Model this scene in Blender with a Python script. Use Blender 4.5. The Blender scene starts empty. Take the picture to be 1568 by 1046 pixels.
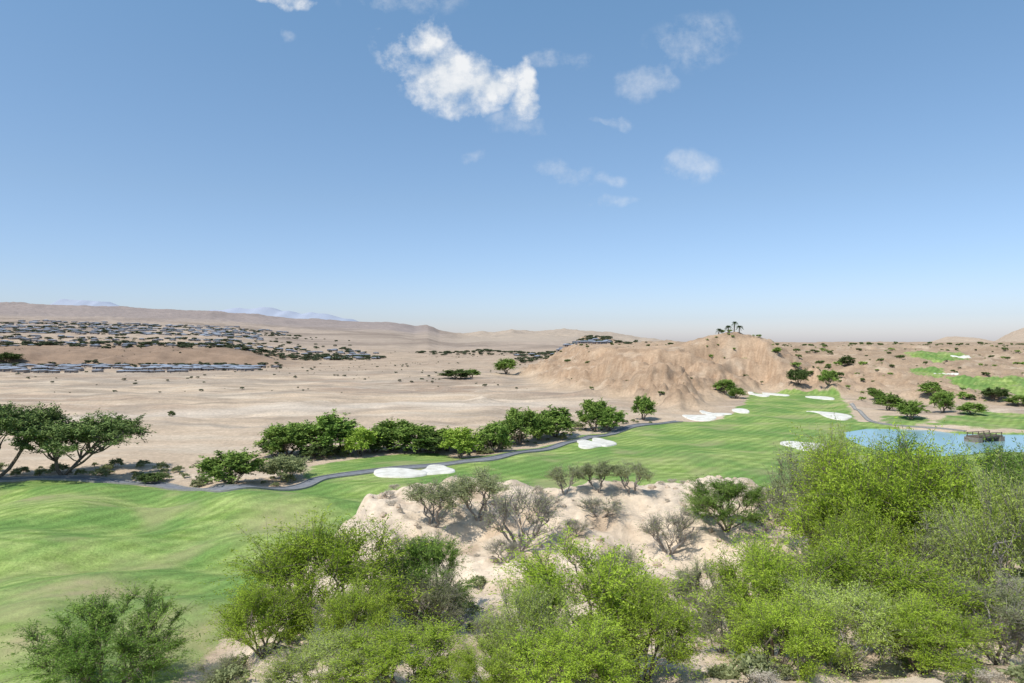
import bpy, math, numpy as np
from mathutils import Vector
R = np.random.default_rng(7)
scene = bpy.context.scene
F = 1045.0; CZ = 14.0
# ------------------------------------------------------------------ noise
_g = np.random.default_rng(3).uniform(0, 2*np.pi, (256, 256))
GX, GY = np.cos(_g).ravel(), np.sin(_g).ravel()
def perlin(x, y):
    x, y = np.broadcast_arrays(np.asarray(x, float), np.asarray(y, float))
    xi = np.floor(x); yi = np.floor(y)
    xf = x-xi; yf = y-yi; xi = xi.astype(np.int64); yi = yi.astype(np.int64)
    u = xf*xf*xf*(xf*(xf*6-15)+10); v = yf*yf*yf*(yf*(yf*6-15)+10)
    x0 = (xi & 255)*256; x1 = ((xi+1) & 255)*256; y0 = yi & 255; y1 = (yi+1) & 255
    def d(k, i, j): return GX[k]*(xf-i)+GY[k]*(yf-j)
    n0 = d(x0+y0, 0, 0)*(1-u)+d(x1+y0, 1, 0)*u; n1 = d(x0+y1, 0, 1)*(1-u)+d(x1+y1, 1, 1)*u
    return (n0*(1-v)+n1*v)*1.4
def fbm(x, y, o=4, g=0.5):
    s = 0; a = 1
    for k in range(o):
        s = s+a*perlin(x*2**k+17.3*k, y*2**k+5.1*k); a *= g
    return s
def ridged(x, y, o=4):
    s = 0; a = 1
    for k in range(o):
        s = s+a*(1-np.abs(perlin(x*2**k+31*k, y*2**k+11*k))*2); a *= .5
    return s/1.8
def ss(a, b, x):
    t = np.clip((x-a)/(b-a), 0, 1); return t*t*(3-2*t)
def sdpoly(x, y, poly):
    x = np.asarray(x, float); y = np.asarray(y, float)
    best = np.full(x.shape, 1e18); inside = np.zeros(x.shape, bool)
    n = len(poly)
    for i in range(n):
        ax, ay = poly[i]; bx, by = poly[(i+1) % n]
        ex, ey = bx-ax, by-ay
        t = np.clip(((x-ax)*ex+(y-ay)*ey)/(ex*ex+ey*ey+1e-9), 0, 1)
        best = np.minimum(best, (x-ax-ex*t)**2+(y-ay-ey*t)**2)
        inside ^= ((ay > y) != (by > y)) & (x < (bx-ax)*(y-ay)/((by-ay) if by != ay else 1e-9)+ax)
    s = np.sqrt(best)
    return np.where(inside, s, -s)
def P0(px, py, z=0.0):
    d = (CZ-z)*F/(py-525.0)
    return ((px-784)/F*d, d)
# ------------------------------------------------------------------ terrain
HILL = [(-11, 49.5), (-4, 52), (11, 54), (22, 56), (45, 60), (90, 62), (90, -30), (-10, -30), (-10, 15), (-11, 22), (-12.8, 28), (-13.2, 36), (-12.5, 42)]
RIDGE = [(10, 215), (22, 185), (27, 160), (31, 133), (38, 137), (46, 152), (57, 180), (72, 192), (84, 178), (92, 158), (108, 150), (150, 165), (300, 200), (900, 500), (900, 1200), (60, 800), (0, 330)]
POND = [P0(*p, -.3) for p in [(1292, 662), (1330, 656), (1420, 658), (1475, 664), (1620, 666), (1700, 672), (1660, 694), (1520, 692), (1480, 696), (1430, 699), (1370, 695), (1330, 685), (1300, 673)]]
CREST_U = [-1200, 0, 150, 300, 450, 600, 635, 655, 672, 700, 790, 860, 940, 1000, 1050, 1300, 1425, 1450, 1500, 1522, 1550, 1575, 1900]
CREST_Y = [460, 468, 473, 480, 489, 495, 501, 499, 507, 511, 508, 506, 513, 521, 526, 527, 526, 517, 519, 525, 509, 501, 495]
def H(x, y):
    x, y = np.broadcast_arrays(np.asarray(x, float), np.asarray(y, float)); shp = x.shape; x = x.ravel(); y = y.ravel()
    z = 0.35*perlin(x/14+3, y/14)*(1-ss(200, 400, y))
    left = 1-ss(-14, -4, x)
    z = z+left*(1-ss(60, 74, y))*(1.6*perlin(x/13+9.2, y/7+1.4)+.4*perlin(x/5+2, y/4)+0.2)
    z = z+(1-left)*ss(54, 60, y)*(1-ss(150, 200, y))*.6*perlin(x/9+5, y/11+2)
    wash = ss(88, 110, y)*(1-ss(5, 25, x))
    m = np.nonzero((wash > 0) & (y < 1200))[0]
    if len(m): z[m] += wash[m]*(0.9*fbm(x[m]/60, y[m]/25, 5)+.3*fbm(x[m]/9, y[m]/5, 3)-0.4)
    m = np.nonzero((y > 30) & (y < 160) & (x > 20))[0]
    if len(m):
        sp = sdpoly(x[m], y[m], POND); k = ss(-8, 0, sp)
        z[m] = z[m]*(1-k)-.1*k-0.9*ss(-1.2, 2.0, sp)
    m = np.nonzero(y < 75)[0]
    if len(m):
        X, Y = x[m], y[m]
        sh = sdpoly(X, Y, HILL)+1.3*fbm(X/7+4, Y/7, 3)
        T = np.interp(Y, [-30, 0, 8, 15, 20, 25, 32, 38, 43, 47, 52, 60], [10, 9.5, 8.2, 6.2, 4.5, 3.0, 2.3, 3.0, 4.0, 4.15, 3.4, 2.5])
        T = T+ss(24, 30, Y)*(0.8*fbm(X/6, Y/6+2, 4)) - ss(14, 22, X)*ss(24, 40, Y)*0.6
        gul = ridged(X/5+1.3, Y/6, 3)
        k = ss(0, 3.6, sh+1.4*gul-0.8)
        z[m] = z[m]*(1-k)+T*k + (0.16*fbm(X/1.6, Y/1.6, 4)+.5*(ridged(X/4.2, Y/4.8, 3)-.6))*k
    m = np.nonzero((y > 110) & (y < 1300) & (x > -40))[0]
    if len(m):
        X, Y = x[m], y[m]
        sr = sdpoly(X, Y, RIDGE)
        cl = (1-.3*ss(90, 120, X))
        wx = X+6*perlin(X/17, Y/17+4)+2*perlin(X/6, Y/6); wy = Y+6*perlin(X/17+7, Y/17)+2*perlin(X/6+3, Y/6)
        srn = sr+10*fbm(X/34, Y/34, 4)*ss(-10, 15, sr)+cl*9*(ridged(wx/18+2, wy/15, 4)-.55)*ss(-4, 9, sr)
        W = 30+92*ss(80, 112, X)+14*(1-ss(18, 36, X))
        q = np.clip((srn-1)/W, 0, 1)
        qs = q*6+.9*perlin(X/16, Y/16)
        q2 = (np.floor(qs)+ss(.3, .85, qs % 1))/6
        q = np.clip(q*.5+q2*.5, 0, 1.02)
        top = 12.4+1.0*fbm(X/60, Y/90, 3)+1.8*ss(300, 700, Y)
        ed = np.clip(q*5, 0, 1)*np.clip(1.25-q*.9, .18, 1)
        z[m] += (sr > -40)*(q*top+cl*(2.7*(ridged(wx/11, wy/11, 4)-.55)+1.1*fbm(X/3.8, Y/3.8, 3))*ed)
        dk = np.hypot((X-75)/15, (Y-228)/13)
        z[m] += 4.2*np.exp(-dk**2*1.1)*(1+.12*fbm(X/5, Y/5, 2))
    m = np.nonzero(y > 300)[0]
    if len(m):
        X, Y = x[m], y[m]
        px = 784+F*X/Y
        yc = np.interp(px, CREST_U, CREST_Y); Zc = 14+(525-yc)/F*3000
        f = np.interp(Y, [0, 480, 700, 1200, 1900, 2450, 2650, 2950, 3300, 4200, 9000], [0, 0, .08, .22, .42, .66, .86, 1.0, 1.0, .6, .2])
        lowf = 1-ss(1020, 1080, px)*(1-ss(1800, 2500, Y))
        dz = f*Zc*lowf+f*22*(ridged(X/420, Y/420, 5)-.6)*(f < .99)*ss(900, 1500, Y)
        dz += ss(680, 740, px)*(1-ss(980, 1050, px))*ss(1500, 2500, Y)*22*(ridged(X/260, Y/500, 4)-.6)
        lf = (1-ss(330, 480, px+40*perlin(X/60, Y/60)))*ss(425, 480, Y+18*fbm(X/40, Y/60, 3))
        dz += 9*lf+lf*1.8*fbm(X/22, Y/22, 4)
        hills = ss(560, 620, Y)*ss(560, 640, px)*(1-ss(1000, 1060, px))*(1-ss(1100, 1500, Y))
        z[m] += dz+hills*3*(fbm(X/90, Y/120, 4)+.3)
    return z.reshape(shp)
def Hs(x, y): return float(H(np.array([x]), np.array([y]))[0])
_D = np.exp(np.linspace(math.log(12), math.log(1500), 2500))
def G(px, py):
    x = (px-784)/F*_D; zr = CZ-(py-525)/F*_D
    hit = np.nonzero(H(x, _D) > zr)[0]
    i = hit[0] if len(hit) else len(_D)-1
    return (x[i], _D[i])
def resample(pts, n):
    pts = np.array(pts, float); out = []
    for i in range(len(pts)-1):
        p0 = pts[max(i-1, 0)]; p1 = pts[i]; p2 = pts[i+1]; p3 = pts[min(i+2, len(pts)-1)]
        for t in np.linspace(0, 1, 12, endpoint=False):
            out.append(.5*((2*p1)+(-p0+p2)*t+(2*p0-5*p1+4*p2-p3)*t*t+(-p0+3*p1-3*p2+p3)*t**3))
    out.append(pts[-1]); out = np.array(out)
    s = np.r_[0, np.cumsum(np.hypot(*np.diff(out, axis=0).T))]
    q = np.linspace(0, s[-1], n)
    return np.c_[np.interp(q, s, out[:, 0]), np.interp(q, s, out[:, 1])]
# ------------------------------------------------------------------ mesh helper
def link(o):
    scene.collection.objects.link(o); return o
def qmesh(name, V, Q, mats, midx=None, tone=None, smooth=False):
    V = np.asarray(V, np.float32); Q = np.asarray(Q, np.int32)
    m = bpy.data.meshes.new(name)
    m.vertices.add(len(V)); m.vertices.foreach_set('co', V.ravel())
    m.loops.add(Q.size); m.loops.foreach_set('vertex_index', Q.ravel())
    m.polygons.add(len(Q)); m.polygons.foreach_set('loop_start', np.arange(0, Q.size, 4, dtype=np.int32))
    for mt in mats: m.materials.append(mt)
    if midx is not None: m.polygons.foreach_set('material_index', np.asarray(midx, np.int32))
    m.polygons.foreach_set('use_smooth', np.full(len(Q), smooth))
    if tone is not None:
        a = m.attributes.new('tone', 'FLOAT', 'POINT'); a.data.foreach_set('value', np.asarray(tone, np.float32))
    m.update(calc_edges=True)
    return m
# ------------------------------------------------------------------ materials
def nt(name):
    m = bpy.data.materials.new(name); m.use_nodes = True
    n = m.node_tree; b = n.nodes['Principled BSDF']
    b.inputs['Roughness'].default_value = .9
    b.inputs['Specular IOR Level'].default_value = .1
    return m, n, b
def noise(n, scale, detail=6, rough=.6, vec=None, dist=0):
    t = n.nodes.new('ShaderNodeTexNoise'); t.inputs['Scale'].default_value = scale
    t.inputs['Detail'].default_value = detail; t.inputs['Roughness'].default_value = rough
    t.inputs['Distortion'].default_value = dist
    if vec is not None: n.links.new(vec, t.inputs['Vector'])
    return t.outputs['Fac']
def maprange(n, v, a, b, c, d):
    t = n.nodes.new('ShaderNodeMapRange'); n.links.new(v, t.inputs['Value'])
    for k, q in zip(('From Min', 'From Max', 'To Min', 'To Max'), (a, b, c, d)): t.inputs[k].default_value = q
    return t.outputs['Result']
def mix(n, f, a, b, mode='MIX'):
    t = n.nodes.new('ShaderNodeMix'); t.data_type = 'RGBA'; t.blend_type = mode
    for s, v in ((t.inputs[0], f), (t.inputs[6], a), (t.inputs[7], b)):
        if isinstance(v, (int, float)): s.default_value = v
        elif isinstance(v, tuple): s.default_value = (*v, 1)
        else: n.links.new(v, s)
    return t.outputs[2]
def math_(n, op, a, b=None, clamp=False):
    t = n.nodes.new('ShaderNodeMath'); t.operation = op; t.use_clamp = clamp
    for i, v in enumerate((a, b)):
        if v is None: continue
        if isinstance(v, (int, float)): t.inputs[i].default_value = v
        else: n.links.new(v, t.inputs[i])
    return t.outputs[0]
def posvec(n, sx=1, sy=1, sz=1, rot=0):
    g = n.nodes.new('ShaderNodeNewGeometry'); m = n.nodes.new('ShaderNodeMapping')
    m.inputs['Scale'].default_value = (sx, sy, sz); m.inputs['Rotation'].default_value = (0, 0, rot)
    n.links.new(g.outputs['Position'], m.inputs['Vector']); return m.outputs[0]
def bump(n, b, h, s, d):
    t = n.nodes.new('ShaderNodeBump'); t.inputs['Strength'].default_value = s; t.inputs['Distance'].default_value = d
    n.links.new(h, t.inputs['Height']); n.links.new(t.outputs[0], b.inputs['Normal'])
def simple(name, c, var=.25, scale=3, rough=.9, spec=.15, bmp=0):
    m, n, b = nt(name); p = posvec(n)
    f = maprange(n, noise(n, scale, 3, vec=p), .3, .7, 1-var, 1+var)
    col = mix(n, 1.0, c, f, 'MULTIPLY'); n.links.new(col, b.inputs['Base Color'])
    b.inputs['Roughness'].default_value = rough; b.inputs['Specular IOR Level'].default_value = spec
    if bmp: bump(n, b, noise(n, scale*3, 3, vec=p), .6, bmp)
    return m
def leafmat(name, c, c2, transl=0.0):
    m = bpy.data.materials.new(name); m.use_nodes = True; n = m.node_tree
    n.nodes.clear(); out = n.nodes.new('ShaderNodeOutputMaterial')
    a = n.nodes.new('ShaderNodeAttribute'); a.attribute_name = 'tone'
    oi = n.nodes.new('ShaderNodeObjectInfo')
    col = mix(n, maprange(n, a.outputs['Fac'], .6, 1.4, 0, 1), c, c2)
    col = mix(n, 1.0, col, maprange(n, oi.outputs['Random'], 0, 1, .82, 1.15), 'MULTIPLY')
    d = n.nodes.new('ShaderNodeBsdfDiffuse'); n.links.new(col, d.inputs[0])
    if transl:
        t = n.nodes.new('ShaderNodeBsdfTranslucent'); mx = n.nodes.new('ShaderNodeMixShader'); mx.inputs[0].default_value = transl
        n.links.new(col, t.inputs[0])
        n.links.new(d.outputs[0], mx.inputs[1]); n.links.new(t.outputs[0], mx.inputs[2]); n.links.new(mx.outputs[0], out.inputs[0])
    else: n.links.new(d.outputs[0], out.inputs[0])
    return m
bark = simple('bark', (.17, .14, .11), .3, 8)
greybark = simple('grey_bark', (.27, .24, .21), .3, 8)
L_bright = leafmat('leaf_bright', (.22, .32, .03), (.49, .63, .08), .35)
L_yel = leafmat('leaf_yellow_green', (.30, .38, .06), (.58, .69, .18), .35)
L_mid = leafmat('leaf_mid', (.12, .22, .04), (.32, .46, .10), .3)
L_midfar = leafmat('leaf_mid_far', (.095, .17, .035), (.28, .39, .09))
L_brfar = leafmat('leaf_bright_far', (.20, .30, .04), (.42, .55, .10))
L_dark = leafmat('leaf_dark', (.06, .095, .03), (.16, .21, .07))
L_olive = leafmat('leaf_olive', (.22, .25, .11), (.40, .43, .21), .3)
L_grey = leafmat('leaf_grey', (.32, .28, .22), (.52, .46, .37))
L_far = leafmat('leaf_far', (.08, .10, .06), (.14, .165, .09))
L_um = leafmat('leaf_mesquite', (.08, .12, .04), (.21, .28, .09))
# ------------------------------------------------------------------ terrain mesh
GRASS = [G(-420, 730), G(-150, 733), G(0, 737), G(60, 735), G(130, 735), G(200, 742), G(260, 748), G(340, 750), G(440, 750), G(466, 738), G(470, 716), G(540, 703), G(600, 697), G(660, 692), G(700, 702),
         G(760, 695), G(800, 688), G(860, 678), G(905, 664), G(960, 655), G(1030, 646), G(1110, 641), G(1140, 618), G(1150, 601), G(1195, 597), G(1285, 602), G(1300, 625), G(1310, 645),
         P0(1380, 654), P0(1480, 660), P0(1700, 663), (110, 60), (45, 58), (22, 56), (11, 54), (-4, 52), (-11.3, 50), (-13, 42), (-13.8, 36), (-13.3, 28), (-11.6, 22), (-10.5, 15), (-10.5, -30), (-80, -30), (-110, 60)]
PATCH = [[G(*p) for p in q] for q in (
    [(1448, 578), (1520, 576), (1620, 580), (1620, 602), (1560, 606), (1500, 598), (1465, 590)],
    [(1385, 540), (1440, 537), (1490, 545), (1480, 550), (1410, 549)],
    [(1395, 566), (1440, 563), (1452, 574), (1420, 576)],
    [(1440, 640), (1500, 628), (1620, 634), (1620, 660), (1500, 655), (1420, 650)],
    [(1355, 636), (1420, 640), (1410, 655), (1350, 650)])]
NR, NC = 1100, 880
rows = np.r_[np.linspace(-25, 6, 26, endpoint=False), np.exp(np.linspace(math.log(6), math.log(9000), NR-26))]
cols = np.linspace(-1.1, 1.1, NC)
YY, UU = np.meshgrid(rows, cols, indexing='ij')
XX = UU*(np.maximum(YY, 0)+14)
ZZ = H(XX, YY)
V = np.c_[XX.ravel(), YY.ravel(), ZZ.ravel()]
i = np.arange(NR-1)[:, None]*NC+np.arange(NC-1)[None, :]
Q = np.stack([i, i+1, i+1+NC, i+NC], -1).reshape(-1, 4)
x, y, z = V.T
near = np.nonzero(y < 420)[0]; xn, yn = x[near], y[near]
wob = fbm(xn/3.2, yn/3.2, 3)
gn = np.clip(.5+(sdpoly(xn, yn, GRASS)+.7*wob)/1.6, 0, 1)
for p in PATCH: gn = np.maximum(gn, np.clip(.5+(sdpoly(xn, yn, p)+1.5*wob)/2.5, 0, 1))
g = np.zeros(len(V)); g[near] = gn
def c3(*c): return np.array(c)[None, :]
def lerp(a, b, t): return a*(1-t[:, None])+b*t[:, None]
col = np.repeat(c3(.54, .415, .295), len(V), 0)
n1 = fbm(x/80, y/20, 5); n2 = fbm(x/30+7, y/5, 4)
col = lerp(col, c3(.39, .28, .20), np.clip(ss(-.1, .55, n1)*.9, 0, 1)*ss(110, 180, y))
col = lerp(col, c3(.62, .51, .385), np.clip(ss(0, .6, n2), 0, 1)*.7)
n4 = ridged(x/42+2, y/13+9, 4)
col = lerp(col, c3(.33, .26, .195), ss(.5, .78, n4)*.6*ss(100, 140, y)*(1-ss(700, 900, y)))
ch = np.exp(-((y-150-.25*(x+40)-14*fbm(x/50, y*0+3, 3))/9)**2)*(1-ss(0, 30, x))
col = lerp(col, c3(.60, .51, .41), ch*.7)
for (yy0, sl_, wd, k_, sd_) in ((262, .1, 10, .6, 8), (225, -.05, 4, .5, 21), (330, .12, 14, .6, 33), (190, .1, 3, .45, 41), (125, .22, 1.6, .5, 55)):
    ch2 = np.exp(-((y-yy0-sl_*(x+40)-20*fbm(x/70, y*0+sd_, 4))/wd)**2)*(1-ss(0, 30, x))
    col = lerp(col, c3(.33, .275, .22), ch2*k_)
col = lerp(col, c3(.40, .30, .215), ss(230, 420, y)*.6)
kn = np.zeros(len(V)); m = y < 80
kn[m] = ss(-2, 2, sdpoly(x[m], y[m], HILL))
kc = lerp(np.repeat(c3(.68, .55, .41), len(V), 0), c3(.53, .40, .28), ss(-.05, .7, fbm(x/3, y/3+3, 4)))
col = lerp(col, kc, kn)
sr = sdpoly(x, y, RIDGE); rk = ss(-6, 4, sr)
band = .5+.5*np.sin(z*3.4+2.2*fbm(x/14, y/14, 3))
rc = lerp(np.repeat(c3(.46, .325, .215), len(V), 0), c3(.31, .20, .125), band*.7*ss(.8, 3, z)*(1-ss(11, 13, z)*.6))
rc = lerp(rc, c3(.38, .28, .19), ss(95, 130, x)*.6)
rc = lerp(rc, c3(.53, .415, .30), ss(.15, .8, fbm(x/8, y/8, 5))*.7)
rc = lerp(rc, c3(.28, .195, .13), ss(.15, .75, fbm(x/12+5, y/12+5, 5))*.6)
rc = lerp(rc, c3(.53, .42, .30), (1-ss(0, 3, z))*.45)
col = lerp(col, rc, rk)
px = 784+F*x/np.maximum(y, 1)
far_haze = ss(500, 900, y)*(1-rk*(1-ss(1300, 1700, y)))  # far soil colours below have aerial haze tinted in, blended by distance
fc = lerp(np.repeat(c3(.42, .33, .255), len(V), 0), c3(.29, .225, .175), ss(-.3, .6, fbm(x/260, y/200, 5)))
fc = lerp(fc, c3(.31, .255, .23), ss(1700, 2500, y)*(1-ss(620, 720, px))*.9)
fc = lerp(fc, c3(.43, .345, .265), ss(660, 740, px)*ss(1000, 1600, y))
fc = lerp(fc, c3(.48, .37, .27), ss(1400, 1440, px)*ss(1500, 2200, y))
col = lerp(col, fc, far_haze)
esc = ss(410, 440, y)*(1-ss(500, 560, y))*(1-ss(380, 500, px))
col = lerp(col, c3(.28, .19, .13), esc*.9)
dry = np.zeros(len(V)); dn_ = .65*ss(.05, .75, fbm(xn/8+2, yn/6+8, 5))
for (qx, qy, a, b_, w) in ((140, 905, 3.6, 2.2, 1.2), (60, 985, 3, 1.6, .9), (430, 805, 3.0, 3.5, .8), (240, 955, 2.5, 2, .7), (640, 745, 5, 3, .6), (60, 762, 5, 1.5, .8), (1030, 748, 8, 5, .6), (1000, 705, 9, 2.5, .4), (300, 1000, 2.5, 3, 1.0)):
    bx, by = G(qx, qy); dn_ = np.maximum(dn_, w*np.exp(-(((xn-bx)/a)**2+((yn-by)/b_)**2))*(1+.6*fbm(xn/1.5, yn/1.5, 3)))
dry[near] = dn_
m_t, n, b = nt('ground')
at = n.nodes.new('ShaderNodeAttribute'); at.attribute_name = 'SoilHaze'
ag = n.nodes.new('ShaderNodeAttribute'); ag.attribute_name = 'grass'
ad = n.nodes.new('ShaderNodeAttribute'); ad.attribute_name = 'dry'
p = posvec(n)
nA = noise(n, 1.7, 6, .72, p); nB = noise(n, .12, 4, .65, posvec(n, .5, 1.2, 1))
soil = mix(n, 1, at.outputs['Color'], maprange(n, nA, .3, .7, .76, 1.2), 'MULTIPLY')
soil = mix(n, 1, soil, maprange(n, nB, .3, .7, .82, 1.14), 'MULTIPLY')
spk = maprange(n, noise(n, .9, 3, .9, posvec(n, 1, .8, 1)), .66, .73, 0, .5)
soil = mix(n, spk, soil, (.22, .18, .12))
gs = noise(n, .5, 4, .65, posvec(n, .3, 1.5, 1, .35)); gp = noise(n, .10, 5, .6, p); gf = noise(n, 5, 4, .8, p)
gr = mix(n, maprange(n, gs, .38, .62, 0, 1), (.18, .265, .06), (.33, .405, .13))
gr = mix(n, maprange(n, gp, .44, .56, 0, .85), gr, (.135, .24, .06))
wv = n.nodes.new('ShaderNodeTexWave'); wv.inputs['Scale'].default_value = .32; wv.inputs['Distortion'].default_value = 3; wv.inputs['Detail'].default_value = 2; wv.inputs['Detail Scale'].default_value = .3
n.links.new(posvec(n, .6, 1, 0, .5), wv.inputs['Vector'])
gr = mix(n, 1, gr, maprange(n, wv.outputs['Fac'], 0, 1, .88, 1.12), 'MULTIPLY')
gr = mix(n, 1, gr, maprange(n, gf, .25, .75, .62, 1.38), 'MULTIPLY')
gr = mix(n, math_(n, 'MULTIPLY', ad.outputs['Fac'], .8, True), gr, (.37, .33, .17))
gm = math_(n, 'ADD', ag.outputs['Fac'], maprange(n, gf, .3, .7, -.3, .3))
gm = maprange(n, gm, .38, .62, 0, 1)
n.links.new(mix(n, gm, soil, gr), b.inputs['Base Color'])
bump(n, b, nA, .55, .3)
tm = qmesh('ground', V, Q, [m_t], smooth=True)
for nm, arr in (('grass', g), ('dry', dry)):
    a = tm.attributes.new(nm, 'FLOAT', 'POINT'); a.data.foreach_set('value', arr.astype(np.float32))
a = tm.attributes.new('SoilHaze', 'FLOAT_COLOR', 'POINT'); a.data.foreach_set('color', np.c_[col, np.ones(len(V))].astype(np.float32).ravel())
link(bpy.data.objects.new('ground', tm))
# ------------------------------------------------------------------ distant mountains
mm = simple('distant_mountain_hazed_rock', (.37, .40, .47), .06, .002)  # pale blue-grey of distance haze put into the base colour
def mountain(u0, u1, ys):
    D = 14000; nx = 90; ny = 14
    U = np.linspace(u0, u1, nx); X = (U-784)/F*D
    prof = np.interp(U, np.linspace(u0, u1, len(ys)), ys); Zt = 14+(525-prof)/F*D
    V = []
    for j in range(ny):
        t = j/(ny-1)*2-1
        w = 1-abs(t)
        V.append(np.c_[X, D+t*2500+0*X, 50+(Zt-50)*w*(1+.12*fbm(X/900, X*0+t*3, 4)*(1-w*.6))+90*perlin(X/400, X*0+t*2)*w])
    V = np.concatenate(V); k = np.arange(ny-1)[:, None]*nx+np.arange(nx-1)
    return qmesh('mountain', V, np.stack([k, k+1, k+1+nx, k+nx], -1).reshape(-1, 4), [mm], smooth=True)
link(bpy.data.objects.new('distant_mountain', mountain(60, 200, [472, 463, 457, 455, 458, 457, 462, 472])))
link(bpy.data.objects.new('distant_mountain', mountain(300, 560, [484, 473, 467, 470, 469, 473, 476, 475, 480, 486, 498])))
# ------------------------------------------------------------------ bunkers
m_b, n, b = nt('bunker_sand'); p = posvec(n)
c = mix(n, maprange(n, noise(n, .9, 4, .6, p), .35, .65, 0, 1), (.57, .54, .46), (.76, .73, .65))
n.links.new(c, b.inputs['Base Color']); bump(n, b, noise(n, 3, 3, .6, posvec(n, .5, 1.5, 1)), .5, .12)
def bunker(px0, px1, py0, py1, lobes=2, ph=0.0, amp=.15):
    c0 = np.array(G((px0+px1)/2, (py0+py1)/2)); rx = (px1-px0)/2/F*c0[1]
    ya = G((px0+px1)/2, py1)[1]; yb = G((px0+px1)/2, py0)[1]; ry = max((yb-ya)/2, .5); c0[1] = (ya+yb)/2
    nt_, nr = 72, 12
    th = np.linspace(0, 2*np.pi, nt_, endpoint=False)
    r = 1+amp*np.cos(lobes*th+ph)*1.0+.05*np.sin(3*th+ph*2)+.03*np.sin(5*th+ph*3)
    r /= r.max()
    rr = np.linspace(0.02, 1, nr)
    X = c0[0]+rx*np.outer(rr, np.cos(th)*r); Y = c0[1]+ry*np.outer(rr, np.sin(th)*r)
    Z = H(X, Y)+.16
    Xe = c0[0]+(rx+.12)*np.cos(th)*r; Ye = c0[1]+(ry+.12)*np.sin(th)*r
    X = np.vstack([X, Xe]); Y = np.vstack([Y, Ye]); Z = np.vstack([Z, H(Xe, Ye)-.2]); nr += 1
    k = np.arange(nr-1)[:, None]*nt_; j = np.arange(nt_)[None]; j2 = (j+1) % nt_
    Qd = np.stack([k+j, k+j2, k+j2+nt_, k+j+nt_], -1).reshape(-1, 4)
    me = qmesh('sand_bunker', np.c_[X.ravel(), Y.ravel(), Z.ravel()], Qd[:, ::-1], [m_b], smooth=True)
    link(bpy.data.objects.new('sand_bunker', me))
for bb in ((570, 655, 716, 734, 2, .3), (640, 698, 713, 729, 3, 1), (880, 925, 674, 689, 3, .6), (905, 943, 672, 685, 3, .2), (1203, 1272, 675, 693, 3, .2), (1047, 1096, 635, 647, 2, .6), (1082, 1122, 628, 641, 3, 1.2),
           (1122, 1146, 625, 634, 2, .1), (1252, 1307, 630, 644, 3, .5), (1241, 1274, 606, 614, 2, .3), (1143, 1168, 600, 608, 3, .3), (1170, 1197, 600, 608, 2, 1), (1420, 1450, 568, 573, 2, .2), (1455, 1476, 544, 548, 2, .2)):
    bunker(*bb)
# ------------------------------------------------------------------ paths
asph = simple('path_asphalt', (.20, .205, .22), .2, 1.5, .8)
asph2 = simple('path_concrete', (.33, .31, .28), .15, 1.5, .8)
kerb = simple('path_kerb', (.26, .255, .24), .15, 3)
def ribbon(name, pts, w, n_=260, am=None):
    C = resample(pts, n_); T = np.gradient(C, axis=0); T /= np.linalg.norm(T, axis=1)[:, None]+1e-9
    N = np.c_[-T[:, 1], T[:, 0]]
    off = [-w/2-.13, -w/2-.12, -w/2-.0, -w/2+.01, 0, w/2-.01, w/2, w/2+.12, w/2+.13]
    up = [-.15, .16, .16, .07, .09, .07, .16, .16, -.15]
    V = []
    for o_, u_ in zip(off, up):
        P = C+N*o_
        V.append(np.c_[P, np.maximum(H(P[:, 0], P[:, 1]), H(C[:, 0], C[:, 1])-.3)+u_])
    V = np.stack(V, 1).reshape(-1, 3); k = np.arange(n_-1)[:, None]*9+np.arange(8)
    Q = np.stack([k, k+9, k+10, k+1], -1).reshape(-1, 4)
    mi = np.tile([1, 1, 1, 0, 0, 1, 1, 1], n_-1)
    link(bpy.data.objects.new(name, qmesh(name, V, Q[:, ::-1], [am or asph, kerb], mi)))
ribbon('cart_path', [G(*q) for q in [(-300, 727), (-100, 732), (0, 735), (60, 733), (130, 734), (200, 741), (260, 747), (340, 749), (420, 750), (465, 745), (495, 733), (560, 724), (620, 717), (700, 709), (760, 702), (810, 692), (860, 681), (905, 670), (950, 660), (1000, 650), (1040, 646)]], 1.4)
ribbon('cart_path', [G(*q) for q in [(1303, 618), (1318, 632), (1335, 646), (1370, 652), (1430, 656), (1478, 661)]], .5, 120, asph2)
# ------------------------------------------------------------------ pond
mw, n, b = nt('pond_water'); b.inputs['Base Color'].default_value = (.24, .40, .43, 1); b.inputs['Roughness'].default_value = .18
b.inputs['Specular IOR Level'].default_value = .5; bump(n, b, noise(n, 5, 3, .6, posvec(n, .6, 1.4, 1)), .06, .03)
pb = resample(POND+[POND[0]], 100)[:-1]; cen = pb.mean(0)
rings = [cen+(pb-cen)*s for s in (.02, .5, 1.0)]
Vp = np.concatenate([np.c_[r_, np.full(len(r_), -.34)] for r_ in rings]); m_ = len(pb)
k = np.arange(2)[:, None]*m_; j = np.arange(m_)[None]; j2 = (j+1) % m_
link(bpy.data.objects.new('pond', qmesh('pond', Vp, np.stack([k+j, k+m_+j, k+m_+j2, k+j2], -1).reshape(-1, 4)[:, ::-1], [mw])))
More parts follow.
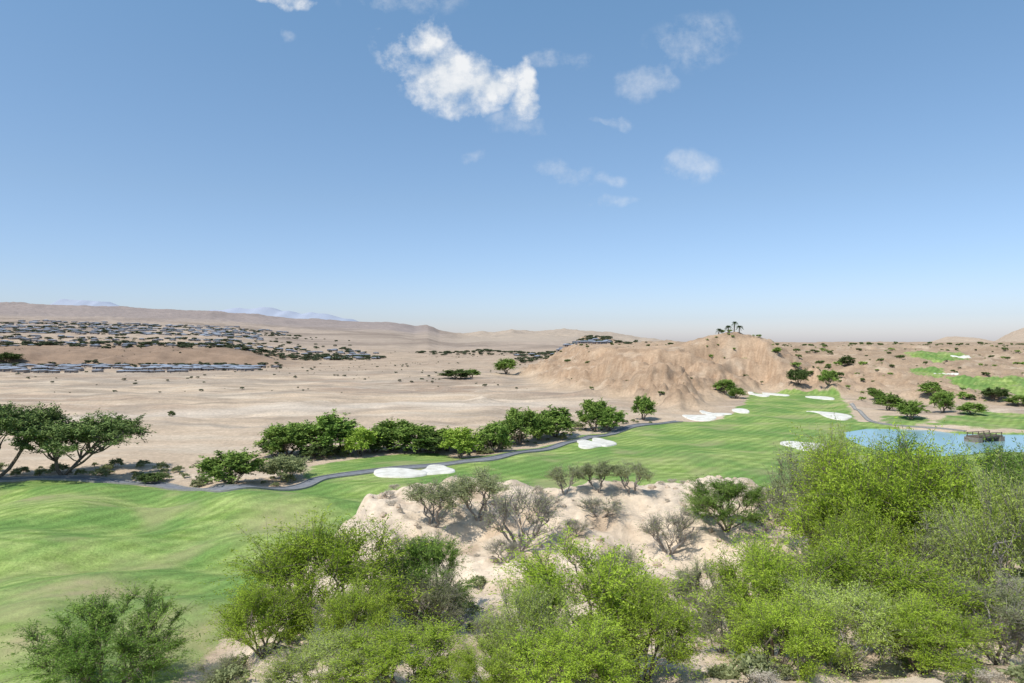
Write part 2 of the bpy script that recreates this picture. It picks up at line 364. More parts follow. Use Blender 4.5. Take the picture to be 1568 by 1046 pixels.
# ------------------------------------------------------------------ bridge
def boxes(L):
    Vs, Qs, M = [], [], []
    f = np.array([[0, 1, 3, 2], [4, 6, 7, 5], [0, 4, 5, 1], [2, 3, 7, 6], [0, 2, 6, 4], [1, 5, 7, 3]])
    for k, (cx, cy, cz, sx, sy, sz, mi) in enumerate(L):
        c = np.array([[a, b_, c_] for a in (-.5, .5) for b_ in (-.5, .5) for c_ in (-.5, .5)])*[sx, sy, sz]+[cx, cy, cz]
        Vs.append(c); Qs.append(f+8*k); M += [mi]*6
    return np.concatenate(Vs), np.concatenate(Qs), M
wood = simple('bridge_wood', (.14, .11, .085), .3, 6); stone = simple('bridge_stone', (.24, .20, .16), .3, 3, bmp=.05)
bx, by = P0(1507, 672, 0)
L = [(0, 0, .5, 5.0, 1.9, .14, 0)]
for s in (-1, 1):
    L += [(s*2.3, 0, -.12, .9, 2.1, 1.05, 1), (0, s*.9, 1.02, 4.8, .07, .08, 0), (0, s*.9, .8, 4.8, .04, .05, 0), (0, s*.86, .36, 4.6, .12, .135, 0)]
    L += [(q, s*.9, .775, .09, .09, .41, 0) for q in np.linspace(-2.3, 2.3, 5)]
    L += [(s*1.0, s*.5*t, -.3, .2, .2, 1.4, 0) for t in (-1, 1)]
Vb, Qb, Mb = boxes(L)
br = link(bpy.data.objects.new('footbridge', qmesh('footbridge', Vb, Qb, [wood, stone], Mb))); br.location = (bx, by, -.05); br.rotation_euler[2] = .35
# ------------------------------------------------------------------ houses
wallm = simple('house_wall', (.36, .30, .25), .2, .05); roofm = simple('house_roof', (.25, .28, .33), .35, .04); winm = simple('window_glass', (.08, .09, .11), .1, 1, .2, .5)
def town(name, spots):
    Vs, Qs, M, o = [], [], [], 0
    for (hx, hy, w, d, h, a, hip) in spots:
        z0 = Hs(hx, hy)-.6; t = h+.6; w2, d2 = w/2, d/2; e = .4
        v = [[-w2, -d2, 0], [w2, -d2, 0], [w2, d2, 0], [-w2, d2, 0], [-w2, -d2, t], [w2, -d2, t], [w2, d2, t], [-w2, d2, t],
             [-w2-e, -d2-e, t], [w2+e, -d2-e, t], [w2+e, d2+e, t], [-w2-e, d2+e, t], [-w2*.5, 0, t+hip], [w2*.5, 0, t+hip], [w2*.5, .01, t+hip], [-w2*.5, .01, t+hip]]
        q = [[0, 1, 5, 4], [1, 2, 6, 5], [2, 3, 7, 6], [3, 0, 4, 7], [8, 9, 13, 12], [9, 10, 14, 13], [10, 11, 12, 13], [11, 8, 12, 15]]; mi = [0]*4+[1]*4
        b0 = len(v)
        for wx, ww, zb, zt in ((-w2*.6, w*.13, 1.2, t-.3), (0, w*.07, .7, t-.3), (w2*.55, w*.2, 1.2, t-.3)):
            v += [[wx-ww, -d2-.03, zb], [wx+ww, -d2-.03, zb], [wx+ww, -d2-.03, zt], [wx-ww, -d2-.03, zt]]; q.append([b0, b0+1, b0+2, b0+3]); mi.append(2); b0 += 4
        v = np.array(v, float); ca, sa = math.cos(a), math.sin(a)
        v = np.c_[v[:, 0]*ca-v[:, 1]*sa+hx, v[:, 0]*sa+v[:, 1]*ca+hy, v[:, 2]+z0]
        Vs.append(v); Qs.append(np.array(q)+o); M += mi; o += len(v)
    link(bpy.data.objects.new(name, qmesh(name, np.concatenate(Vs), np.concatenate(Qs), [wallm, roofm, winm], M)))
def spots(n_, u0, u1, d0, d1, rows_, s=1.0):
    out = []
    for k in range(n_):
        u = R.uniform(u0, u1); d = d0+(d1-d0)*(R.integers(0, rows_)+R.uniform(-.12, .12))/max(rows_-1, 1)
        out.append(((u-784)/F*d, d, R.uniform(7, 13)*s, R.uniform(7, 9)*s, R.uniform(2.0, 2.7)*s**.6, R.uniform(-.3, .3), R.uniform(.7, 1.2)*s))
    return out
town('housing_row', spots(230, -150, 395, 335, 405, 5, .42)+spots(12, 340, 430, 395, 410, 2, .4))
town('housing_development', spots(430, -150, 400, 740, 1080, 6, .62)+spots(230, -150, 580, 525, 640, 4, .42)+spots(110, 30, 440, 1200, 1400, 3, .85))
town('desert_clubhouse_village', spots(24, 855, 945, 470, 560, 4, .55)+spots(8, 790, 860, 560, 640, 3, .45))
# ------------------------------------------------------------------ vegetation
def unit(v): return v/(np.linalg.norm(v, axis=-1, keepdims=True)+1e-9)
def tubes(P, Rr, s):
    N, k, _ = P.shape; T = unit(np.gradient(P, axis=1)); ref = np.array([.31, .22, .93])
    ref = np.where(np.abs(T@ref)[..., None] > .93, np.array([.9, -.3, .1]), ref)
    A = unit(np.cross(T, ref)); B = np.cross(T, A); th = np.arange(s)*2*np.pi/s
    V = P[:, :, None]+Rr[:, :, None, None]*(np.cos(th)[None, None, :, None]*A[:, :, None]+np.sin(th)[None, None, :, None]*B[:, :, None])
    b0 = (np.arange(N)[:, None, None]*k+np.arange(k-1)[None, :, None])*s; j = np.arange(s)[None, None]; j2 = (j+1) % s
    return V.reshape(-1, 3), np.stack([b0+j, b0+j2, b0+s+j2, b0+s+j], -1).reshape(-1, 4)
def curve(a, b, k, rng, wig, sag=0):
    t = np.linspace(0, 1, k)[None, :, None]; P = a[:, None]*(1-t)+b[:, None]*t
    Ln = np.linalg.norm(b-a, axis=1)[:, None, None]
    P = P+rng.normal(0, wig, P.shape)*Ln*np.sin(t*np.pi)
    P[..., 2] += (np.sin(t*np.pi)*sag*Ln)[..., 0]
    return P
def tree(seed, h=4, r=2.5, base=.15, clumps=60, twigs=18, leaves=26, lL=.10, lW=.016, stems=5, tl=.6, spread=.45, mats=(bark, L_bright), rk=.022, droop=.2, lean=(0, 0), upt=.35, lobes=7, twigtube=True, fill=.45, jit=.07, rmin=.6, dcut=-.45):
    rng = np.random.default_rng(seed)
    cz = h*(1+base)/2; hz = h*(1-base)/2; ln = np.array([lean[0], lean[1], 0.])
    d = unit(rng.normal(size=(clumps, 3))); d[:, 2] = np.where(d[:, 2] < dcut, -d[:, 2], d[:, 2])
    lk = unit(rng.normal(size=(lobes, 3))*[1, 1, .8]+[0, 0, .45])
    rm = rmin+(1-rmin)*np.clip((d@lk.T).max(1), 0, 1)**6
    rad = rng.uniform(fill, 1, clumps)**.6*rm
    rad = np.where(d[:, 2] < -.2, np.maximum(rad, .75), rad)
    C = d*rad[:, None]*[r-tl*.6, r-tl*.6, hz-tl*.3]+[0, 0, cz]+ln*.8
    ang = rng.uniform(0, 2*np.pi)+np.arange(stems)*2*np.pi/stems+rng.uniform(-.5, .5, stems)
    S0 = np.c_[np.cos(ang), np.sin(ang), 0*ang]*.07*min(stems-1, 3)*.4
    S1 = np.c_[np.cos(ang)*r*spread*rng.uniform(.6, 1.2, stems), np.sin(ang)*r*spread*rng.uniform(.6, 1.2, stems), cz+hz*rng.uniform(-.2, .3, stems)]+ln*.8
    k = 7; SP = curve(S0, S1, k, rng, .035, 0.02)
    r0 = rk*h
    v1, q1 = tubes(SP, np.linspace(r0, r0*.4, k)[None]*rng.uniform(.7, 1.1, (stems, 1)), 7)
    dist = np.linalg.norm(C[:, None]-S1[None], axis=2); si = dist.argmin(1); tj = rng.integers(2, k, clumps)
    A0 = SP[si, tj]; LP = curve(A0, C, 6, rng, .05, .05)
    v2, q2 = tubes(LP, np.linspace(r0*.36, r0*.1, 6)[None]*np.ones((clumps, 1)), 5)
    Vs = [v1, v2]; Qs = [q1, q2+len(v1)]; nv = len(v1)+len(v2)
    out = unit(C-[0, 0, cz*.6]-ln*.8)
    ci = np.repeat(np.arange(clumps), twigs)
    t0 = rng.uniform(.5, 1, len(ci)); seg = LP[ci]; ix = np.clip((t0*5).astype(int), 0, 4); fr = (t0*5-ix)[:, None]
    T0 = seg[np.arange(len(ci)), ix]*(1-fr)+seg[np.arange(len(ci)), ix+1]*fr
    td = unit(out[ci]*.55+rng.normal(0, .5, (len(ci), 3))+[0, 0, upt]); tn = tl*rng.uniform(.35, 1.3, len(ci))*rng.uniform(.75, 1.25, clumps)[ci]
    T1 = T0+td*tn[:, None]; Tm = (T0+T1)/2+[0, 0, .06*tl]; T1 = T1-np.array([0, 0, 1])*droop*tn[:, None]*rng.uniform(0, 1, (len(ci), 1))
    T1[:, 2] = np.maximum(T1[:, 2], .03)
    TP = np.stack([T0, Tm, T1], 1)
    if twigtube:
        v3, q3 = tubes(TP, np.array([[.1, .06, .02]])*max(r0, .07)*np.ones((len(ci), 1))*1.0, 3)
        Vs.append(v3); Qs.append(q3+nv); nv += len(v3)
    nb = sum(len(q) for q in Qs)
    li = np.repeat(np.arange(len(ci)), leaves); t = rng.uniform(.08, 1.02, len(li))[:, None]
    Pp = TP[li, 0]*(1-t)**2+2*TP[li, 1]*t*(1-t)+TP[li, 2]*t*t+rng.normal(0, jit*tl, (len(li), 3))
    ld = unit(td[li]*.6+rng.normal(0, .55, (len(li), 3))-[0, 0, .2]); sd_ = unit(np.cross(ld, rng.normal(size=(len(li), 3))))
    l = (lL*rng.uniform(.6, 1.3, len(li)))[:, None]; w = (lW*rng.uniform(.7, 1.3, len(li)))[:, None]
    LV = np.stack([Pp, Pp+ld*l*.5+sd_*w, Pp+ld*l, Pp+ld*l*.5-sd_*w], 1).reshape(-1, 3)
    LQ = np.arange(len(li)*4).reshape(-1, 4)+nv
    ct = rng.uniform(.65, 1.35, clumps)[ci][li]*rng.uniform(.8, 1.2, len(ci))[li]*rng.uniform(.85, 1.15, len(li))
    Vs.append(LV); Qs.append(LQ)
    tone = np.r_[np.ones(nv), np.repeat(ct, 4)]
    Vv = np.concatenate(Vs); Qq = np.concatenate(Qs); mi = np.r_[np.zeros(nb), np.ones(len(LQ))].astype(int)
    w0 = np.percentile(np.abs(LV[:, :2]-[ln[0]*.8, ln[1]*.8]), 96)*2; h0 = np.percentile(LV[:, 2], 99)
    return dict(V=Vv, Q=Qq, m=mi, t=tone, w=w0, h=h0, mats=mats)
def proto(name, **k):
    T = tree(**k); T['mesh'] = qmesh(name, T['V'], T['Q'], list(T['mats']), T['m'], T['t']); return T
def put(T, name, X, Y, h, w, rot=None, dz=-.08):
    o = link(bpy.data.objects.new(name, T['mesh'])); o.location = (X, Y, Hs(X, Y)+dz)
    o.rotation_euler[2] = R.uniform(0, 6.28) if rot is None else rot
    s = w/T['w']; o.scale = (s, s, h/T['h']); return o
def place(T, name, px, d, top, wpx, rot=None):
    X, Y = (px-784)/F*d, d; z0 = Hs(X, Y); h = max(CZ-(top-525)/F*d-z0, .6)
    return put(T, name, X, Y, h, wpx/F*d, rot)
fk = dict(clumps=46, twigs=26, leaves=32, lL=.085, lW=.011, tl=1.1, upt=.7, jit=.035, droop=.4, rmin=.5, base=.0, rk=.013, spread=.5, dcut=-.75, stems=7, lobes=8)
B = [proto('palo_verde', seed=s, h=4.0, r=2.6, mats=(bark, L_bright), **fk) for s in (1, 2, 3)]
Yl = [proto('palo_verde_light', seed=s, h=4.2, r=2.6, mats=(greybark, L_yel), **{**fk, 'leaves': 24, 'clumps': 44}) for s in (11, 12)]
Yl.append(Yl[0])
M = [proto('mesquite', seed=s, h=4.4, r=2.6, mats=(bark, L_mid), **{**fk, 'clumps': 58, 'tl': .85}) for s in (21, 22)]
O = [proto('olive_mesquite', seed=s, h=4, r=2.4, mats=(greybark, L_olive), **{**fk, 'leaves': 14, 'clumps': 48, 'tl': .85}) for s in (31, 32)]
SPt = [proto('sparse_mesquite', seed=s, h=3.2, r=1.7, base=.22, clumps=40, twigs=14, leaves=a, lL=.085, lW=.016, tl=.55, stems=3, mats=(greybark, L_olive), rk=.018, spread=.4, upt=.5, fill=.3) for s, a in ((41, 14), (42, 10), (43, 16))]
BARE = [proto('bare_shrub', seed=s, h=2.6, r=1.7, base=.08, clumps=44, twigs=16, leaves=3, lL=.06, lW=.012, tl=.6, stems=6, mats=(greybark, L_olive), rk=.02, spread=.55, upt=.6, fill=.3) for s in (51, 52)]
mk = dict(twigs=12, leaves=22, lL=.20, lW=.05, tl=.75, twigtube=False, upt=.4, rmin=.6, dcut=-.7, rk=.016)
MD = [proto('midtree_dark', seed=s, h=4.6, r=2.4, base=.0, clumps=44, mats=(bark, L_dark), stems=4, **mk) for s in (61, 62)]
MM = [proto('midtree_green', seed=s, h=4.8, r=2.4, base=.03, clumps=48, mats=(bark, L_midfar), stems=4, **mk) for s in (71, 72, 73)]
MB = [proto('midtree_bright', seed=s, h=4, r=2.0, base=.0, clumps=40, mats=(bark, L_brfar), stems=4, **mk) for s in (81,)]
MO = [proto('midtree_olive', seed=s, h=3, r=2.4, base=.0, clumps=36, mats=(greybark, L_olive), stems=5, **mk) for s in (91,)]
UM = [proto('umbrella_mesquite', seed=s, h=6, r=4.4, base=.34, clumps=90, twigs=14, leaves=30, lL=.16, lW=.038, tl=.85, stems=3, lean=l, spread=.6, rk=.021, fill=.3, rmin=.65, mats=(bark, L_um)) for s, l in ((101, (.8, 0)), (102, (1.6, 0)))]
FG = [(M[0], 'mesquite_tree', 165, 26, 918, 195), (B[0], 'palo_verde_tree', 490, 25, 804, 230), (M[1], 'mesquite_tree', 650, 28, 824, 125), (O[0], 'mesquite_tree', 665, 26, 875, 90), (B[2], 'palo_verde_tree', 405, 22.5, 885, 120), (B[1], 'palo_verde_tree', 545, 21.5, 895, 110),
      (B[1], 'palo_verde_tree', 905, 19, 838, 240), (B[0], 'palo_verde_tree', 985, 17.5, 894, 160), (Yl[1], 'palo_verde_tree', 810, 17, 895, 130), (B[2], 'palo_verde_tree', 620, 16, 962, 180), (Yl[2], 'palo_verde_tree', 500, 16, 980, 160), (B[1], 'palo_verde_tree', 750, 15, 988, 110), (B[2], 'palo_verde_tree', 880, 15, 958, 180),
      (B[0], 'palo_verde_tree', 1185, 22, 832, 190), (B[2], 'palo_verde_tree', 1360, 22, 838, 220), (Yl[0], 'palo_verde_tree', 1290, 19, 898, 160), (B[1], 'palo_verde_tree', 1195, 18, 914, 140), (B[0], 'palo_verde_tree', 1410, 18.5, 920, 160),
      (B[1], 'palo_verde_tree', 1335, 31, 682, 210), (B[2], 'palo_verde_tree', 1440, 30, 698, 200), (M[0], 'mesquite_tree', 1400, 33, 682, 160), (Yl[1], 'palo_verde_tree', 1548, 24, 726, 180), (O[1], 'mesquite_tree', 1238, 37, 692, 105), (M[1], 'mesquite_tree', 1540, 38, 690, 140),
      (Yl[1], 'palo_verde_tree', 1285, 35, 660, 100), (B[0], 'palo_verde_tree', 1310, 28, 780, 120), (O[0], 'mesquite_tree', 1530, 20.5, 885, 150), (O[1], 'mesquite_tree', 1475, 26, 795, 130), (O[0], 'mesquite_tree', 1235, 28, 840, 80), (M[1], 'mesquite_tree', 1600, 30, 700, 180),
      (O[0], 'desert_shrub', 1070, 27, 860, 90), (O[1], 'desert_shrub', 945, 30, 835, 70), (O[0], 'desert_shrub', 345, 22, 1010, 80), (M[0], 'desert_shrub', 610, 49, 765, 75), (O[1], 'desert_shrub', 760, 23, 935, 65), (O[1], 'desert_shrub', 1105, 22, 912, 80)]
for f in FG: place(*f)
def mid(T, name, px, base, top, w, rot=None):
    X, Y = G(px, base); put(T, name, X, Y, (base-top)/F*Y, w/F*Y, rot)
for f in [(SPt[0], 'mesquite_tree', 663, 806, 738, 82), (SPt[2], 'mesquite_tree', 733, 796, 720, 88), (BARE[0], 'bare_desert_tree', 798, 842, 750, 120), (SPt[1], 'mesquite_tree', 865, 757, 713, 55), (SPt[2], 'mesquite_tree', 915, 752, 706, 58), (SPt[0], 'mesquite_tree', 965, 755, 708, 58),
          (BARE[1], 'bare_desert_tree', 1025, 846, 782, 84), (BARE[0], 'desert_shrub', 775, 858, 825, 60), (BARE[1], 'desert_shrub', 920, 790, 762, 70), (BARE[1], 'desert_shrub', 880, 820, 795, 45), (BARE[0], 'desert_shrub', 835, 780, 756, 45),
          (M[1], 'mesquite_tree', 1112, 812, 736, 112), (SPt[1], 'mesquite_tree', 1185, 800, 745, 75)]: mid(*f)
mid(UM[0], 'mesquite_tree', -5, 732, 624, 130, 0); mid(UM[1], 'mesquite_tree', 97, 728, 641, 155, 0)
MID = [(MM[0], 356, 742, 692, 82), (MD[0], 233, 740, 724, 34), (MO[0], 436, 736, 700, 60), (MM[1], 440, 699, 650, 75), (MM[2], 505, 696, 636, 85), (MD[1], 488, 702, 678, 45), (MB[0], 552, 699, 656, 40), (MM[0], 600, 690, 645, 70), (MM[1], 640, 692, 652, 78),
       (MD[0], 660, 694, 666, 50), (MB[0], 705, 702, 656, 50), (MM[2], 685, 690, 657, 50), (MM[0], 758, 693, 648, 42), (MM[1], 795, 682, 628, 52), (MM[2], 850, 669, 626, 58), (MM[0], 824, 674, 634, 44), (MM[1], 910, 660, 614, 42), (MM[0], 933, 660, 624, 38), (MM[2], 985, 643, 607, 30),
       (MD[1], 700, 580, 566, 44), (MM[0], 775, 572, 550, 30), (MM[2], 722, 578, 566, 24), (MM[1], 1110, 604, 583, 28), (MM[0], 1128, 610, 594, 22), (MD[0], 1222, 590, 566, 28), (MM[1], 1268, 590, 567, 24), (MM[2], 1360, 628, 603, 34), (MM[0], 1395, 642, 614, 32), (MM[1], 1443, 632, 600, 30),
       (MM[1], 1487, 635, 617, 32), (MD[0], 1525, 612, 594, 34), (MM[2], 1425, 606, 586, 30), (MD[1], 1297, 560, 546, 22), (MD[0], 420, 700, 672, 40), (MD[1], 575, 692, 664, 50), (MD[0], 735, 692, 666, 50), (MD[1], 263, 638, 629, 9), (MM[0], 1340, 612, 596, 20), (MM[1], 1560, 622, 606, 30), (MD[0], 10, 556, 541, 34)]
for T, a, b_, c_, w in MID: mid(T, 'mesquite_tree' if w > 40 else 'desert_tree', a, b_, c_, w)
def merged(name, T, spots_):
    Vs, Qs, Ms, Ts = [], [], [], []; o = 0
    X = np.array([s[0] for s in spots_]); Y = np.array([s[1] for s in spots_]); Z = H(X, Y)
    for (sx, sy, h, w), zz in zip(spots_, Z):
        a = R.uniform(0, 6.28); c, s = math.cos(a), math.sin(a); k = w/T['w']; v = T['V']
        Vs.append(np.c_[(v[:, 0]*c-v[:, 1]*s)*k+sx, (v[:, 0]*s+v[:, 1]*c)*k+sy, v[:, 2]*h/T['h']+zz-.05*h]); Qs.append(T['Q']+o); o += len(v); Ms.append(T['m']); Ts.append(T['t']*R.uniform(.8, 1.2))
    link(bpy.data.objects.new(name, qmesh(name, np.concatenate(Vs), np.concatenate(Qs), list(T['mats']), np.concatenate(Ms), np.concatenate(Ts))))
lo = dict(twigtube=False, stems=3)
S_dark = tree(seed=201, h=2, r=1.3, base=0, clumps=14, twigs=4, leaves=6, lL=.40, lW=.12, tl=.4, mats=(bark, L_dark), **lo)
S_far = dict(S_dark, mats=(bark, L_far))
S_mid = tree(seed=202, h=2, r=1.3, base=0, clumps=14, twigs=5, leaves=7, lL=.30, lW=.09, tl=.4, mats=(bark, L_midfar), **lo)
S_ol = tree(seed=203, h=1.4, r=1.3, base=0, clumps=18, twigs=7, leaves=9, lL=.2, lW=.05, tl=.4, mats=(greybark, L_olive), **lo)
S_gr = tree(seed=204, h=1, r=.8, base=0, clumps=22, twigs=10, leaves=9, lL=.09, lW=.012, tl=.3, mats=(greybark, L_grey), **lo)
def scat(n_, x0, x1, y0, y1, h0, h1, cond, wr=1.3):
    X = R.uniform(x0, x1, n_); Y = R.uniform(y0, y1, n_)
    gg = np.maximum.reduce([sdpoly(X, Y, q) for q in [GRASS, POND]+PATCH])
    ok = cond(X, Y) & (gg < -1.0)
    hh = R.uniform(0, 1, n_)**2*(h1-h0)+h0
    return [(a, b_, h, h*wr*R.uniform(.8, 1.4)) for a, b_, h in zip(X[ok], Y[ok], hh[ok])]
clus = lambda X, Y, s, t: fbm(X/s, Y/s, 2) > t
merged('ridge_scrub', S_dark, scat(1100, 20, 330, 135, 420, .3, 1.7, lambda X, Y: (sdpoly(X, Y, RIDGE) > 3) & ((X > 78) | (R.uniform(0, 1, X.size) < .4)) & clus(X, Y, 30, -.2)))
merged('hillside_scrub', S_mid, scat(450, 80, 260, 125, 300, .4, 1.8, lambda X, Y: clus(X, Y, 25, .05))+scat(26, 62, 88, 214, 238, .5, 1.3, lambda X, Y: X > 0))
merged('wash_scrub', S_far, scat(2600, -520, 260, 190, 640, .25, 1.0, lambda X, Y: clus(X+300, Y, 50, .0) & (sdpoly(X, Y, RIDGE) < 0)))
merged('riverbank_scrub', S_ol, [s for s in scat(1800, -60, 40, 64, 120, .3, 1.1, lambda X, Y: (np.abs(sdpoly(X, Y, GRASS)+4.5) < 3.5))][:210])
merged('foothill_brush', S_gr, scat(260, -11, 30, 14, 54, .2, .55, lambda X, Y: (sdpoly(X, Y, HILL) > 1) & clus(X, Y, 5, 0)))
merged('desert_brush', S_ol, scat(130, -12, 30, 13, 34, .3, .8, lambda X, Y: (sdpoly(X, Y, HILL) > 0)))
def band(n_, u0, u1, d0, d1, h0, h1):
    out = []
    for k in range(n_):
        d = R.uniform(d0, d1); h = R.uniform(h0, h1); out.append(((R.uniform(u0, u1)-784)/F*d, d, h, h*R.uniform(1.2, 2.4)))
    return out
merged('town_trees', S_far, band(560, -150, 590, 515, 560, 1.2, 2.6)+band(170, -150, 560, 600, 640, 1.2, 2.4)+band(200, -150, 460, 740, 770, 1.5, 2.8)+band(200, -150, 460, 930, 980, 1.5, 2.8)+band(150, 0, 460, 1150, 1220, 2, 3.4)+band(100, -150, 540, 620, 1200, 1.5, 3)
       +band(190, -150, 430, 405, 440, .8, 1.8)+band(70, -150, 400, 345, 405, .8, 1.4)+band(200, 640, 940, 600, 660, 1.4, 2.4)+band(90, 790, 950, 470, 580, 1.2, 2.6)+band(40, 900, 1000, 430, 700, 1, 2.5))
frond = leafmat('palm_frond', (.05, .09, .03), (.13, .19, .07))
def palm(seed, h):
    rng = np.random.default_rng(seed); P = curve(np.array([[0, 0, 0.]]), np.array([[.2, .1, h]]), 6, rng, .01)
    v, q = tubes(P, np.linspace(.2, .13, 6)[None], 8); Vs = [v]; Qs = [q]; o = len(v); nb = len(q)
    for k in range(34):
        a = rng.uniform(0, 6.28); e = rng.uniform(-.5, 1.2); dirv = np.array([math.cos(a)*math.cos(e), math.sin(a)*math.cos(e), math.sin(e)])
        t = np.linspace(0, 1, 12)[:, None]; c = P[0, -1]+dirv*t*1.2-np.array([0, 0, 1])*t*t*.8; sd_ = np.array([-math.sin(a), math.cos(a), 0])
        for s in (-1, 1):
            b0 = c[1:]; tip = b0+sd_*s*.34+dirv*.15-[0, 0, .16]
            vv = np.stack([b0, (b0+tip)/2+dirv*.05, tip, (b0+tip)/2-dirv*.04], 1).reshape(-1, 3); Vs.append(vv); Qs.append(np.arange(len(vv)).reshape(-1, 4)+o); o += len(vv)
    V_ = np.concatenate(Vs); Q_ = np.concatenate(Qs)
    return qmesh('palm', V_, Q_, [bark, frond], np.r_[np.zeros(nb), np.ones(len(Q_)-nb)].astype(int), np.ones(len(V_)))
for k, (X, Y, h) in enumerate(((71.5, 226, 2.2), (74.2, 228, 3.2), (75.2, 226, 2.5), (69.0, 228, 1.6))):
    o = link(bpy.data.objects.new('palm_tree', palm(k, h))); o.location = (X, Y, Hs(X, Y)-.1)
def rock(rng):
    u = np.linspace(0, np.pi, 7); w = np.linspace(0, 2*np.pi, 9)[:-1]
    P = np.array([[math.sin(a)*math.cos(b_), math.sin(a)*math.sin(b_), math.cos(a)*.65] for a in u for b_ in w])
    P *= (1+rng.normal(0, .12, (len(P), 1))); k = np.arange(6)[:, None]*8; j = np.arange(8)[None]
    return P, np.stack([k+j, k+8+j, k+8+(j+1) % 8, k+(j+1) % 8], -1).reshape(-1, 4)
rkm = simple('rock', (.54, .43, .32), .25, 2, bmp=.05); Vs, Qs, o = [], [], 0
sp_ = scat(380, -12, 28, 14, 53, .05, .30, lambda X, Y: sdpoly(X, Y, HILL) > .5); zz = H(np.array([s_[0] for s_ in sp_]), np.array([s_[1] for s_ in sp_]))
for (X, Y, h, w), z_ in zip(sp_, zz):
    v, q = rock(R); Vs.append(v*h+[X, Y, z_+h*.1]); Qs.append(q+o); o += len(v)
link(bpy.data.objects.new('rocks', qmesh('rocks', np.concatenate(Vs), np.concatenate(Qs), [rkm])))
# ------------------------------------------------------------------ sun + sky
el = math.radians(57); az = math.radians(225)
s = Vector((math.sin(az)*math.cos(el), math.cos(az)*math.cos(el), math.sin(el)))
sl = bpy.data.lights.new('sun', 'SUN'); sl.energy = 4.1; sl.angle = math.radians(.55); sl.color = (1, .955, .88)
so = link(bpy.data.objects.new('sun', sl)); so.rotation_euler = s.to_track_quat('Z', 'Y').to_euler()
w = bpy.data.worlds.new('World'); scene.world = w; w.use_nodes = True; n = w.node_tree
bg = n.nodes['Background']; bg.inputs['Strength'].default_value = .13
sk = n.nodes.new('ShaderNodeTexSky'); sk.sky_type = 'NISHITA'; sk.sun_disc = False; sk.sun_elevation = el; sk.sun_rotation = az
sk.altitude = 300; sk.air_density = 1.0; sk.dust_density = 1.0; sk.ozone_density = 1.2
tc = n.nodes.new('ShaderNodeTexCoord'); sx = n.nodes.new('ShaderNodeSeparateXYZ'); n.links.new(tc.outputs['Generated'], sx.inputs[0])
rp = n.nodes.new('ShaderNodeValToRGB'); n.links.new(sx.outputs[2], rp.inputs[0])
stops = ((0.0, (1.12, 1.1, 1.38)), (.035, (.93, .98, 1.26)), (.1, (.92, 1.0, 1.2)), (.2, (.99, 1.07, 1.15)), (.34, (1.04, 1.19, 1.23)), (.46, (1.06, 1.30, 1.32)))
while len(rp.color_ramp.elements) < len(stops): rp.color_ramp.elements.new(.5)
for e_, (p_, c_) in zip(rp.color_ramp.elements, stops): e_.position = p_
for e_, (p_, c_) in zip(rp.color_ramp.elements, stops): e_.color = tuple(q_/2 for q_ in c_)+(1,)
sky_c = mix(n, 1.0, sk.outputs[0], mix(n, 1.0, rp.outputs[0], (2, 2, 2), 'MULTIPLY'), 'MULTIPLY')
yd = math_(n, 'MAXIMUM', sx.outputs[1], .02)
cb = n.nodes.new('ShaderNodeCombineXYZ'); n.links.new(math_(n, 'DIVIDE', sx.outputs[0], yd), cb.inputs[0]); n.links.new(math_(n, 'DIVIDE', sx.outputs[2], yd), cb.inputs[1])
uv = cb.outputs[0]
def vm(op, a, b_):
    t = n.nodes.new('ShaderNodeVectorMath'); t.operation = op
    for i_, v_ in enumerate((a, b_)):
        if v_ is None: continue
        if isinstance(v_, tuple): t.inputs[i_].default_value = v_
        else: n.links.new(v_, t.inputs[i_])
    return t
wn = n.nodes.new('ShaderNodeTexNoise'); wn.inputs['Scale'].default_value = 14; wn.inputs['Detail'].default_value = 3; n.links.new(uv, wn.inputs['Vector'])
wv_ = vm('MULTIPLY', vm('SUBTRACT', wn.outputs['Color'], (.5, .5, .5)).outputs[0], (.07, .06, 0)).outputs[0]
uvw = vm('ADD', uv, wv_).outputs[0]
cn = noise(n, 20, 8, .6, uv); cn2 = noise(n, 60, 4, .7, uv)
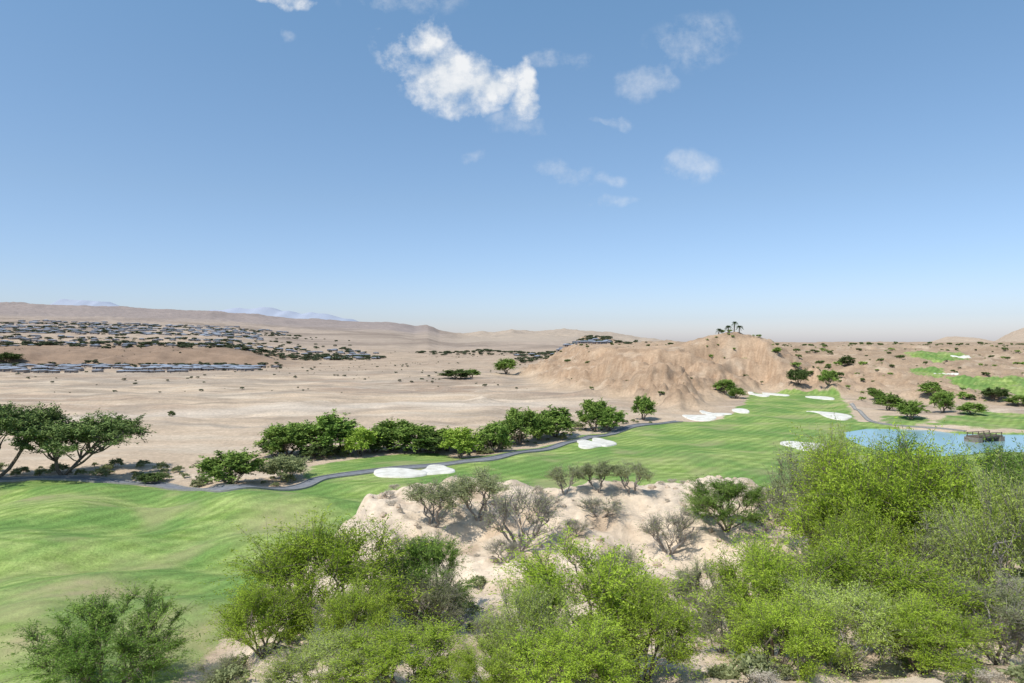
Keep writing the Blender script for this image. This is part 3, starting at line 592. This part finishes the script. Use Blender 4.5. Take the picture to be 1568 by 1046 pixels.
def group(L, th0, th1, amp, amp2):
    field = None
    for (cx, cy, a, b_, wt) in L:
        v1 = vm('SUBTRACT', uvw, ((cx-784)/F, (525-cy)/F, 0)).outputs[0]
        v2 = vm('MULTIPLY', v1, (F/a/1.25, F/b_/1.25, 0)).outputs[0]
        ln_ = vm('LENGTH', v2, None).outputs['Value']
        f = math_(n, 'MULTIPLY', math_(n, 'SUBTRACT', 1.0, math_(n, 'MULTIPLY', ln_, ln_), True), wt)
        field = f if field is None else math_(n, 'MAXIMUM', field, f)
    dn = math_(n, 'ADD', field, math_(n, 'MULTIPLY', math_(n, 'SUBTRACT', cn, .5), amp))
    dn = math_(n, 'ADD', dn, math_(n, 'MULTIPLY', math_(n, 'SUBTRACT', cn2, .5), amp2))
    return math_(n, 'MULTIPLY', maprange(n, dn, th0, th1, 0, 1), maprange(n, field, 0, .35, 0, 1))
dA = group(((658, 70, 30, 38, .95), (690, 120, 72, 46, 1.25), (745, 132, 50, 36, 1.25), (803, 138, 24, 44, 1.1), (715, 160, 60, 20, .8), (620, 88, 45, 55, .45), (430, -4, 62, 14, .8)), .25, 1.15, 2.4, .9)
dB = group(((990, 125, 40, 30, .75), (1062, 68, 66, 40, .5), (940, 185, 34, 7, .55), (1058, 258, 48, 24, .7), (862, 263, 44, 16, .7), (930, 275, 18, 12, .45), (850, 100, 50, 16, .5), (935, 310, 36, 9, .4), (725, 236, 28, 8, .4), (620, 5, 90, 20, .5), (437, 48, 18, 12, .45), (795, 190, 50, 20, .5)), .1, 1.7, 2.6, 1.2)
dn = math_(n, 'MAXIMUM', math_(n, 'MULTIPLY', dA, .95), math_(n, 'MULTIPLY', dB, .55))
front = maprange(n, sx.outputs[1], .03, .1, 0, 1); dn = math_(n, 'MULTIPLY', dn, front)
ccol = mix(n, maprange(n, cn, .38, .6, 0, 1), (5.0, 5.5, 6.1), (7.0, 7.1, 7.2))
n.links.new(mix(n, dn, sky_c, ccol), bg.inputs['Color'])
# ------------------------------------------------------------------ camera
cam = bpy.data.cameras.new('camera'); cam.lens = 24; cam.sensor_width = 36; cam.clip_end = 40000; cam.clip_start = .1
co = link(bpy.data.objects.new('camera', cam)); co.location = (0, 0, CZ); co.rotation_euler = (math.radians(90.11), 0, 0)
scene.camera = co
scene.view_settings.view_transform = 'Standard'; scene.view_settings.look = 'None'; scene.view_settings.exposure = 0
